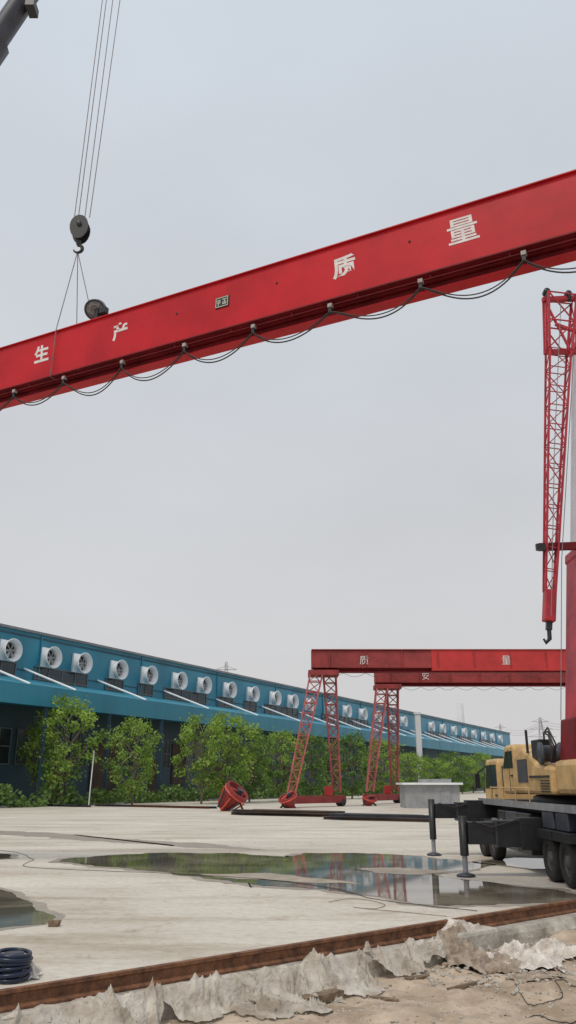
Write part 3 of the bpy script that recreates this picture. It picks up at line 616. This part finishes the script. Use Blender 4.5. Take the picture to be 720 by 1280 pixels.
for y, z0, z1 in ((22.5, .72, 1.36), (28.8, 1.10, 1.66)):
    jx = 4.58 if y < 25 else 4.85
    m = MB(); bx(m, jx + .1, 9.3, y - .18, y + .18, z0 + .06, z1 - .04); bx(m, 6.0, 9.32, y - .28, y + .28, z0 - .07, z1 + .07); bx(m, jx + .8, 6.1, y - .22, y + .22, z0, z1); ob = m.build('outrigger_beam', BLACK, tk, bevel=.015)
    m = MB(); bx(m, jx + .79, jx + .84, y - .23, y + .23, z0 - .01, z1 + .01); m.build('wear_strip', DGREY, ob)
    m = MB(); m.tube([(jx + .2, y - .24, z1 - .02), (jx + .7, y - .27, z1 - .16), (jx + 1.4, y - .26, z1 + .03)], .02, 6); m.build('hydraulic_hose', CABLE, ob)
    m = MB(); m.lathe((jx, y, 0), (0, 0, 1), [(.11, .5), (.11, z1 + .1), (.001, z1 + .1)], 14); m.build('outrigger_jack', BLACK, tk)
    m = MB(); m.lathe((jx, y, 0), (0, 0, 1), [(.07, .06), (.07, .52)], 12); m.build('jack_rod', GREY, tk)
    m = MB(); m.lathe((jx, y, 0), (0, 0, 1), [(.001, .012), (.24, .012), (.24, .05), (.1, .1), (.001, .1)], 18); m.build('foot_pad', DGREY, tk)
HZM = bpy.data.materials.new('hazard_stripes'); HZM.use_nodes = True; nt = HZM.node_tree; b = nt.nodes['Principled BSDF']
tcn = nt.nodes.new('ShaderNodeTexCoord'); wv = nt.nodes.new('ShaderNodeTexWave'); wv.bands_direction = 'DIAGONAL'; wv.inputs['Scale'].default_value = 1.6; wv.inputs['Distortion'].default_value = 0
crn = nt.nodes.new('ShaderNodeValToRGB'); crn.color_ramp.interpolation = 'CONSTANT'; crn.color_ramp.elements[0].color = (.02, .02, .02, 1); crn.color_ramp.elements[1].color = (.6, .4, .03, 1); crn.color_ramp.elements[1].position = .5
nt.links.new(tcn.outputs['Object'], wv.inputs['Vector']); nt.links.new(wv.outputs['Color'], crn.inputs['Fac']); nt.links.new(crn.outputs['Color'], b.inputs['Base Color'])
ORG = mat('orange_red_marking', (.62, .10, .03), .5, .15, 4)
m = MB(); bx(m, 6.75, 9.1, 19.1, 19.2, .75, 1.12); m.build('striped_bumper', HZM, tk)
c_ = at(711, 1058, 20.8); m = MB(); bx(m, c_.x - .16, c_.x + .9, c_.y - .02, c_.y + .02, c_.z - .24, c_.z + .12); m.build('striped_panel', HZM, tk)
c_ = at(709, 1014, 20.7); m = MB(); bx(m, c_.x - .2, c_.x + .9, c_.y - .02, c_.y + .02, c_.z - .08, c_.z + .08); m.build('marker_panel', ORG, tk)
c_ = at(708, 1036, 20.9); m = MB(); bx(m, c_.x - .1, c_.x + .1, c_.y - .03, c_.y + .03, c_.z - .08, c_.z + .08); m.build('tail_light', ORG, tk)
def cab(x0, x1, y0, y1, z0, z1, name, slope=.4):
    m = MB(); m.prism([(x0, y0, z0), (x0, y1, z0), (x0, y1, z0 + (z1 - z0) * .5), (x0, y1 - slope, z1), (x0, y0 + .1, z1), (x0, y0, z1 - .15)], (x1 - x0, 0, 0)); c = m.build(name, YEL, tk, bevel=.09)
    zm = z0 + (z1 - z0) * .52; ym_ = (y0 + y1 - slope * .6) / 2
    m = MB(); bx(m, x0 - .012, x0 + .01, y0 + .2, ym_ - .05, zm, z1 - .2); m.build('side_window', GLASS, c)
    m = MB(); m.prism([(x0 - .012, ym_ + .05, zm), (x0 - .012, y1 - .2, zm), (x0 - .012, y1 - slope - .1, z1 - .2), (x0 - .012, ym_ + .05, z1 - .2)], (.02, 0, 0)); m.build('door_window', GLASS, c)
    m = MB(); bx(m, x0 + .15, x1 - .15, y0 - .012, y0 + .01, zm, z1 - .25); m.build('rear_window', GLASS, c)
    m = MB(); bx(m, x0 - .013, x0 - .001, ym_, ym_ + .02, z0 + .1, z1 - .15); m.build('door_seam', BLACK, c)
    m = MB(); bx(m, x0 - .03, x0 - .014, y0 + .25, y0 + .5, zm - .25, zm - .2); m.build('door_handle', BLACK, c); return c
cab(7.35, 9.1, 29.5, 31.6, 1.0, 3.1, 'driver_cab')
m = MB(); bx(m, 6.95, 7.12, 31.3, 31.4, 2.1, 2.6); m.bar((7.05, 31.3, 2.6), (7.4, 31.2, 2.9), .05); m.build('side_mirror', BLACK, tk)
cab(7.1, 7.9, 26.3, 27.9, 1.95, 3.45, 'operator_cab', .5)
m = MB(); m.lathe((8, 24.3, 1.76), (0, 0, 1), [(.95, 0), (.95, .15), (.85, .2), (.001, .2)], 32); m.build('turntable', BLACK, tk)
m = MB(); m.prism([(6.95, 22.2, 1.98), (6.95, 26.1, 1.98), (6.95, 26.1, 2.6), (6.95, 25.8, 3.05), (6.95, 25.0, 3.3), (6.95, 24.2, 3.1), (6.95, 23.5, 2.8), (6.95, 22.2, 2.7)], (1.9, 0, 0)); sb = m.build('superstructure', YEL, tk, bevel=.10)
m = MB(); bx(m, 6.93, 6.945, 24.4, 25.4, 2.3, 2.95); m.build('side_panel', DGREY, sb)
m = MB(); bx(m, 6.92, 6.944, 22.4, 24.2, 2.42, 2.48); m.build('stripe', BLACK, sb)
for i in range(5):
    m = MB(); bx(m, 6.92, 6.935, 22.4, 23.2, 2.05 + i * .07, 2.08 + i * .07); m.build('vent_slat', BLACK, sb)
m = MB(); bx(m, 7.0, 9.0, 20.3, 22.1, 2.0, 2.85); m.build('counterweight', YEL, tk, bevel=.14)
m = MB(); m.lathe((6.9, 22.9, 3.05), (1, 0, 0), [(.001, 0), (.3, 0), (.3, .06), (.22, .06), (.22, .55), (.3, .55), (.3, .6), (.001, .6)], 18); m.build('winch', DGREY, tk)
m = MB(); bx(m, 7.0, 7.35, 23.3, 24.0, 2.95, 3.45); m.build('hydraulic_block', BLACK, tk, bevel=.03)
m = MB(); m.tube([(6.95, 24.2, 3.1), (6.95, 24.2, 3.75)], .04, 8); m.build('exhaust_pipe', BLACK, tk)
for k_ in range(3):
    m = MB(); m.tube([(7.0 + .05 * k_, 22.3, 2.8), (6.98 + .05 * k_, 22.0, 3.1 + .08 * k_), (7.0, 22.3, 3.5 + .1 * k_), (7.1, 23.0, 3.6), (7.2, 23.4, 3.2)], .025, 6); m.build('hose', CABLE, tk)
m = MB()
for yy in (23.2, 24.6, 26.0, 27.6): m.tube([(6.6, yy, 1.76), (6.6, yy, 2.15)], .018, 6)
m.tube([(6.6, 23.2, 2.15), (6.6, 27.6, 2.15)], .018, 6); m.build('hand_rail', YEL, tk)
BY = 21.5
def bc(py, off=0): q = at(712 + (915 - py) * (3.5 / 550), py, BY); q.x += .43 + off; return q
q0 = bc(945); q1 = bc(690); q2 = bc(440); q3 = bc(372)
bdir = (q3 - q0).normalized(); bsx = V((0, 1, 0)).cross(bdir).normalized()
def bsec(m, a, b, w_, d_): m.box((a + b) / 2, w_, d_, (b - a).length, (bsx, V((0, 1, 0)), bdir))
m = MB(); bsec(m, q0, q1, .80, 1.0); bsec(m, q1 - bdir * .3, q1, .86, 1.08); bo = m.build('boom_base_section', REDJ, tk, bevel=.06)
m = MB(); bsec(m, q0 - bdir * .2, q0 + bdir * .9, .98, 1.15); m.build('boom_foot', REDD, tk, bevel=.05)
m = MB(); bsec(m, q1 + bdir * .01, q2, .66, .8); m.build('boom_middle_section', SILV, tk, bevel=.06)
m = MB(); bsec(m, q2 + bdir * .005, q2 + bdir * .25, .78, .9); bsec(m, q2 + bdir * .25, q3, .5, .6); m.build('boom_head', RED, tk, bevel=.03)
m = MB(); m.lathe(q3 + V((0, -.3, .1)), (0, 1, 0), [(.001, 0), (.28, 0), (.28, .6), (.001, .6)], 18); m.build('head_sheave', BLACK, tk)
m = MB(); m.tube([q0 + V((.2, 1.6, -.4)), q0 + bdir * 3 + V((.1, .5, 0))], [.16, .12], 12); m.build('luffing_cylinder', BLACK, tk)
JY = 21.0
jt = at(698, 440, JY); jb = at(687, 740, JY); jd = (jt - jb).normalized(); jx_ = V((0, 1, 0)).cross(jd).normalized()
jib = MB(); lattice(jib, jb, jt, .26, .62, .2, .42, 12, .055, .024, jx_, V((0, 1, 0))); jo = jib.build('lattice_jib', REDJ, tk)
m = MB(); ja = at(686.5, 775, JY); m.box((jb + ja) / 2, .30, .30, (jb - ja).length + .1, (jx_, V((0, 1, 0)), jd)); m.build('jib_tip', REDJ, jo, bevel=.03)
m = MB(); q = ja; m.box(q - jd * .12, .14, .14, .3, (jx_, V((0, 1, 0)), jd)); m.tube([q - jd * .2, q - jd * .5 + jx_ * .03, q - jd * .62 - jx_ * .06, q - jd * .52 - jx_ * .13], [.06, .06, .05, .03], 8); m.build('jib_hook', BLACK, jo)
m = MB(); tt = at(700, 372, JY); lattice(m, jt, tt, .66, .85, .45, .5, 2, .07, .035, jx_, V((0, 1, 0)))
m.bar(at(678, 375, JY), at(735, 372, JY), .14); m.bar(at(680, 440, JY), at(735, 440, JY), .13); m.bar(at(683, 372, JY), at(684, 440, JY), .09)
m.bar(at(694, 405, JY - .2), at(735, 420, JY - .2), .08); m.bar(at(683, 380, JY - .2), at(712, 436, JY - .2), .06)
m.build('jib_base_frame', REDJ, jo)
for x, y in ((684, 363), (711, 366)):
    m = MB(); q = at(x, y, JY - .1); m.lathe(q, (0, 1, 0), [(.001, 0), (.1, 0), (.1, .2), (.001, .2)], 10); m.bar(q, q - V((0, 0, .3)), .08)
    m.build('jib_pulley', BLACK, jo)
m = MB(); m.bar(at(673, 684, JY), at(735, 682, JY), .14, .2); m.build('jib_bracket', REDD, jo)
m = MB(); m.box(at(676, 684, JY - .16), .26, .1, .18); m.build('bracket_pin', BLACK, jo)
m = MB(); m.tube([at(701, 380, JY - .3), at(693, 560, JY - .3), at(689, 770, JY - .3)], .012, 5); m.build('jib_rope', ROPE, jo)
m = MB(); m.tube([at(717, 445, JY - .5), at(702, 700, JY - .5), at(701, 900, JY - .8)], .012, 5); m.build('jib_rope', ROPE, jo)
# ---------------------------------------------------------------- ground litter
def gpt(px, py, z=0): return atz(px, py, z)
def rg(q): return max(0, 1 - abs(noise.noise(q)) * 2.2)
def sheet(px, py, rx, ry, h, m, name, label, cat, seed, zc=-.15):
    c = gpt(px, py, zc); NA, K = 190, 56; vs = []
    for k in range(K + 1):
        t = k / K
        for i in range(NA):
            a = 2 * math.pi * i / NA; ca, sa = math.cos(a), math.sin(a)
            R = 1 + .42 * noise.noise(V((ca * 1.3, sa * 1.3, seed))) + .34 * noise.noise(V((ca * 4, sa * 4, seed + 2)))
            x, y = ca * rx * R * t, sa * ry * R * t; q = V((x, y, 0)); s = V((0, 0, seed * 5.3))
            wp = noise.noise_vector(q * 2.2 + s) * .35
            r1 = rg((q + wp) * 2.4 + s) ** 3; r2 = rg((q + wp * .6) * 5.2 + s) ** 2; r3 = rg((q + wp * .2) * 12 + s)
            hz = h * max(0, 1 - t ** 1.5) * (.45 + .8 * noise.noise(q * 2.4 + s)) 
            j = noise.noise_vector(q * 6 + s) * .04
            X, Y = c.x + x + j.x, c.y + y + j.y
            z = surf(X, Y) + .012 + max(0, hz) + (1 - t * .65) * (h * .34 * r1 + h * .30 * r2 + (.014 + h * .06) * r3)
            vs.append(V((X, Y, z)))
    mb = MB(); mb.add(vs, [(k * NA + i, k * NA + (i + 1) % NA, (k + 1) * NA + (i + 1) % NA, (k + 1) * NA + i) for k in range(K) for i in range(NA)], True)
    return tag(mb.build(name, m, loc=c, fix=False), label, cat)
sheet(590, 1190, .62, .7, .26, SACKB, 'crumpled_sack', 'brown crumpled sack heaped against the kerb end', 'sack', 1.7)
sheet(580, 1172, .42, .36, .24, SACKW, 'crumpled_sack', 'pale sack draped on top of the brown sack heap', 'sack', 2.3, -.05)
sheet(650, 1190, .62, .7, .24, SACKW, 'plastic_sheet', 'white crumpled plastic sheet heap right of the brown sack', 'plastic sheet', 3)
sheet(692, 1184, .40, .5, .25, SACKW, 'plastic_sheet', 'small pale plastic bundle at the right end of the heap', 'plastic sheet', 4.4)
sheet(626, 1198, .35, .35, .14, SACKB, 'crumpled_rag', 'small brown rag between the brown sack and the white sheet', 'rag', 5)
sheet(668, 1218, .36, .28, .07, SACKB, 'crumpled_rag', 'flat brown rag on the dirt below the white sheet', 'rag', 6, -.2)
def drape(sa, sb, seed, label, ext=.75, peaks=()):
    n = int((sb - sa) / .02); K = 48; m = MB(); vs = []
    for i in range(n + 1):
        s = sa + (sb - sa) * i / n; e = ext * (.75 + 1.0 * noise.noise(V((s * .8, seed, 0))) + .45 * noise.noise(V((s * 3.1, seed, 1))) + .2 * noise.noise(V((s * 9, seed, 1)))); e = max(.12, e)
        e *= min(1, (i + 4) / 20, (n - i + 4) / 20)
        o0 = .26 + .14 * noise.noise(V((s * 1.5, seed, 7))) + .08 * noise.noise(V((s * 6, seed, 9)))
        for j in range(K + 1):
            t = j / K; o = o0 + e * t; q = V((s, o, seed)); wp = noise.noise_vector(q * 1.7) * .5; qq = q + wp
            r1 = rg(V((qq.x * 1.8, qq.y * 1.3, seed))) ** 6; r2 = rg(V((qq.x * 3.9, qq.y * 2.4, seed + 3))) ** 5; r3 = rg(V((qq.x * 9, qq.y * 7, seed + 5))) ** 3; r4 = rg(V((qq.x * 20, qq.y * 18, seed + 5)))
            b_ = rl(s, o, 0); base = surf(b_.x, b_.y); base = max(base, -.03 - (o - .32) * .9) if o > .32 else base
            z = base + .012 + (.09 * r1 + .075 * r2 + .035 * r3 + .008 * r4) * min(1, t * 4 + .25) * min(1, (1 - t) * 3 + .25)
            for ps, po, ph, pr in peaks:
                d = math.hypot((s - ps) / pr, (o - po) / (pr * 1.2)); z += ph * max(0, 1 - d) ** 1.8
            jj = noise.noise_vector(V((s * 7, o * 7, seed))) * .04
            vs.append(rl(s + jj.x, o + jj.y, z))
    m.add(vs, [(i * (K + 1) + j, i * (K + 1) + j + 1, (i + 1) * (K + 1) + j + 1, (i + 1) * (K + 1) + j) for i in range(n) for j in range(K)], True)
    return tag(m.build('plastic_sheeting', PLAST, fix=False), label, 'plastic sheeting')
s_pk, o_pk = rs(gpt(112, 1262, -.1)); s_m, _ = rs(gpt(395, 1205, 0)); s_c, _ = rs(gpt(440, 1190)); s_d, _ = rs(gpt(548, 1172)); s_q, _ = rs(gpt(240, 1235))
drape(-3.0, s_c, 1.0, 'long dirty plastic sheeting draped over the kerb with tent like peaks', 1.0, ((s_pk, .62, .40, .42), (s_m, .45, .18, .3)))
drape(s_c + .1, s_d, 8.0, 'short strip of dirty plastic sheeting near the brown sack', .35)
q0_, _ = rs(gpt(555, 1165)); m = MB(); m.box(rl(q0_ + .2, .28, -.14), .35, 1.0, .42, (RN, RD, V((0, 0, 1)))); tag(m.build('concrete_block', CONC, bevel=.06), 'rough concrete block beside the brown sack', 'concrete block')
def plank(x0, y0, x1, y1, w_, h_, label, z=-.24, m_=WOOD):
    a = gpt(x0, y0, z); b2 = gpt(x1, y1, z)
    if z < 0: a.z = dirt(a.x, a.y) + h_ / 2; b2.z = dirt(b2.x, b2.y) + h_ / 2
    else: a.z = b2.z = h_ / 2
    d = (b2 - a); L = d.length; d.normalize(); sd = V((d.y, -d.x, 0)).normalized(); m = MB(); N = 7; vs = []
    for i in range(N + 1):
        c = a + d * L * i / N
        for u, v in ((-1, -1), (1, -1), (1, 1), (-1, 1)):
            vs.append(c + sd * u * w_ / 2 * random.uniform(.82, 1.08) + V((0, 0, v * h_ / 2 * random.uniform(.85, 1.1))) + d * random.uniform(-.02, .02))
    m.add(vs, [(i * 4 + k, i * 4 + (k + 1) % 4, i * 4 + 4 + (k + 1) % 4, i * 4 + 4 + k) for i in range(N) for k in range(4)] + [(0, 1, 2, 3), (N * 4, N * 4 + 3, N * 4 + 2, N * 4 + 1)])
    return tag(m.build('wood_plank', m_, loc=(a + b2) / 2), label, 'plank')
plank(310, 1258, 348, 1240, .14, .06, 'short weathered plank lying left of the thicker offcut')
plank(380, 1252, 424, 1238, .17, .10, 'thick wooden offcut at the bottom centre')
plank(466, 1240, 498, 1243, .08, .03, 'thin dark board on the dirt right of centre')
plank(508, 1217, 536, 1214, .10, .03, 'flat dark wood scrap near the concrete block', -.22)
plank(62, 1158, 74, 1158, .14, .09, 'small brown wood block at the edge of the left puddle', 0.0)
plank(560, 1232, 600, 1226, .05, .03, 'thin stick on the dirt below the brown sack')
def hose(pts, r, m_, label, z=.02, name='ground_cable', onyard=True):
    P = [gpt(x, y, 0) for x, y in pts]; out = []
    for i in range(len(P) - 1):
        p0, p1, p2, p3 = P[max(i - 1, 0)], P[i], P[i + 1], P[min(i + 2, len(P) - 1)]
        for j in range(10):
            t = j / 10; q = .5 * ((2 * p1) + (p2 - p0) * t + (2 * p0 - 5 * p1 + 4 * p2 - p3) * t * t + (3 * p1 - p0 - 3 * p2 + p3) * t ** 3)
            q.z = 0 if onyard else surf(q.x, q.y)
            w2 = noise.noise_vector(q * 1.3) * .08
            out.append(q + V((w2.x, w2.y, z)))
    m = MB(); m.tube(out, r, 6); return tag(m.build(name, m_, fix=False), label, 'cable')
hose([(-20, 1062), (20, 1066), (40, 1075), (30, 1083), (90, 1088), (200, 1092), (330, 1100), (420, 1112), (470, 1125), (540, 1134), (600, 1140)], .007, CABLE, 'long black cable snaking across the yard beside the puddle', .017)
hose([(410, 1128), (440, 1124), (480, 1130), (470, 1137), (440, 1135), (500, 1141), (560, 1146)], .005, RUST, 'looped thin brown cable right of centre on the yard', .012)
hose([(640, 1205), (665, 1222), (700, 1216), (690, 1203), (720, 1208), (740, 1220)], .006, CABLE, 'black wire loop on the dirt at right', .013, 'wire', False)
hose([(655, 1234), (690, 1242), (730, 1238)], .006, CABLE, 'short black wire on the dirt at the lower right edge', .010, 'wire', False)
q = gpt(14, 1226, 0); t = thing('hose_coil', q, 'dark navy coil of hose standing on the yard at lower left', 'hose coil')
for i in range(6):
    m = MB(); rr_ = .2 + .014 * math.sin(i * 2); ox = .014 * math.sin(i * 3.1); m.tube([q + V((rr_ * math.cos(a) + ox, rr_ * math.sin(a), .05 + i * .05 + .016 * math.sin(a + i))) for a in [k * math.pi / 12 for k in range(25)]], .026, 8, False); m.build('loop', NAVY, t)
m = MB(); m.lathe(q + V((0, 0, .01)), (0, 0, 1), [(.12, 0), (.12, .30), (.001, .30)], 14); m.build('core', DGREY, t)
sheet(36, 1222, .16, .2, .2, SACKW, 'plastic_bag', 'white plastic bag beside the dark navy hose coil', 'bag', 8, 0)
rnd = random.Random(11)
def stone(m, q, r, z):
    vs = []
    bm = bmesh.new(); bmesh.ops.create_icosphere(bm, subdivisions=1, radius=1); sd_ = rnd.random() * 50
    sc = (rnd.uniform(.7, 1.2), rnd.uniform(.7, 1.2), rnd.uniform(.4, .8))
    for v in bm.verts:
        k = 1 + .5 * noise.noise(v.co * 1.3 + V((sd_, 0, 0))); vs.append(V((q.x + v.co.x * r * k * sc[0], q.y + v.co.y * r * k * sc[1], z + v.co.z * r * k * sc[2])))
    fs = [[v.index for v in f.verts] for f in bm.faces]; bm.free(); m.add(vs, fs)
m = MB()
for i in range(2400):
    px = rnd.uniform(150, 740); py = rnd.uniform(1170, 1290); q = gpt(px, py, -.25); s, o = rs(q)
    if o < .42: continue
    stone(m, q, rnd.uniform(.006, .024), dirt(q.x, q.y))
for i in range(420):
    q = gpt(rnd.gauss(620, 80), rnd.gauss(1200, 16), -.2); s, o = rs(q)
    if o < .36: continue
    stone(m, q, rnd.uniform(.015, .05), surf(q.x, q.y) + .01)
tag(m.build('pebbles', CONC, fix=False), 'scattered small stones on the dirt', 'pebbles', kind='stuff')
for i, (x, y, r, lb) in enumerate([(612, 1208, .09, 'largest brown rubble lump just below the sack heap'), (702, 1206, .08, 'brown rubble lump at the right end below the pale bundle'), (556, 1202, .07, 'small rubble lump below the concrete block'), (455, 1222, .06, 'lone small rubble lump on the dirt near the short sheeting strip')]):
    q = gpt(x, y, -.2); m = MB(); stone(m, q, r, surf(q.x, q.y) + r * .3); tag(m.build('rubble_lump', BRICK, loc=q), lb, 'rubble')
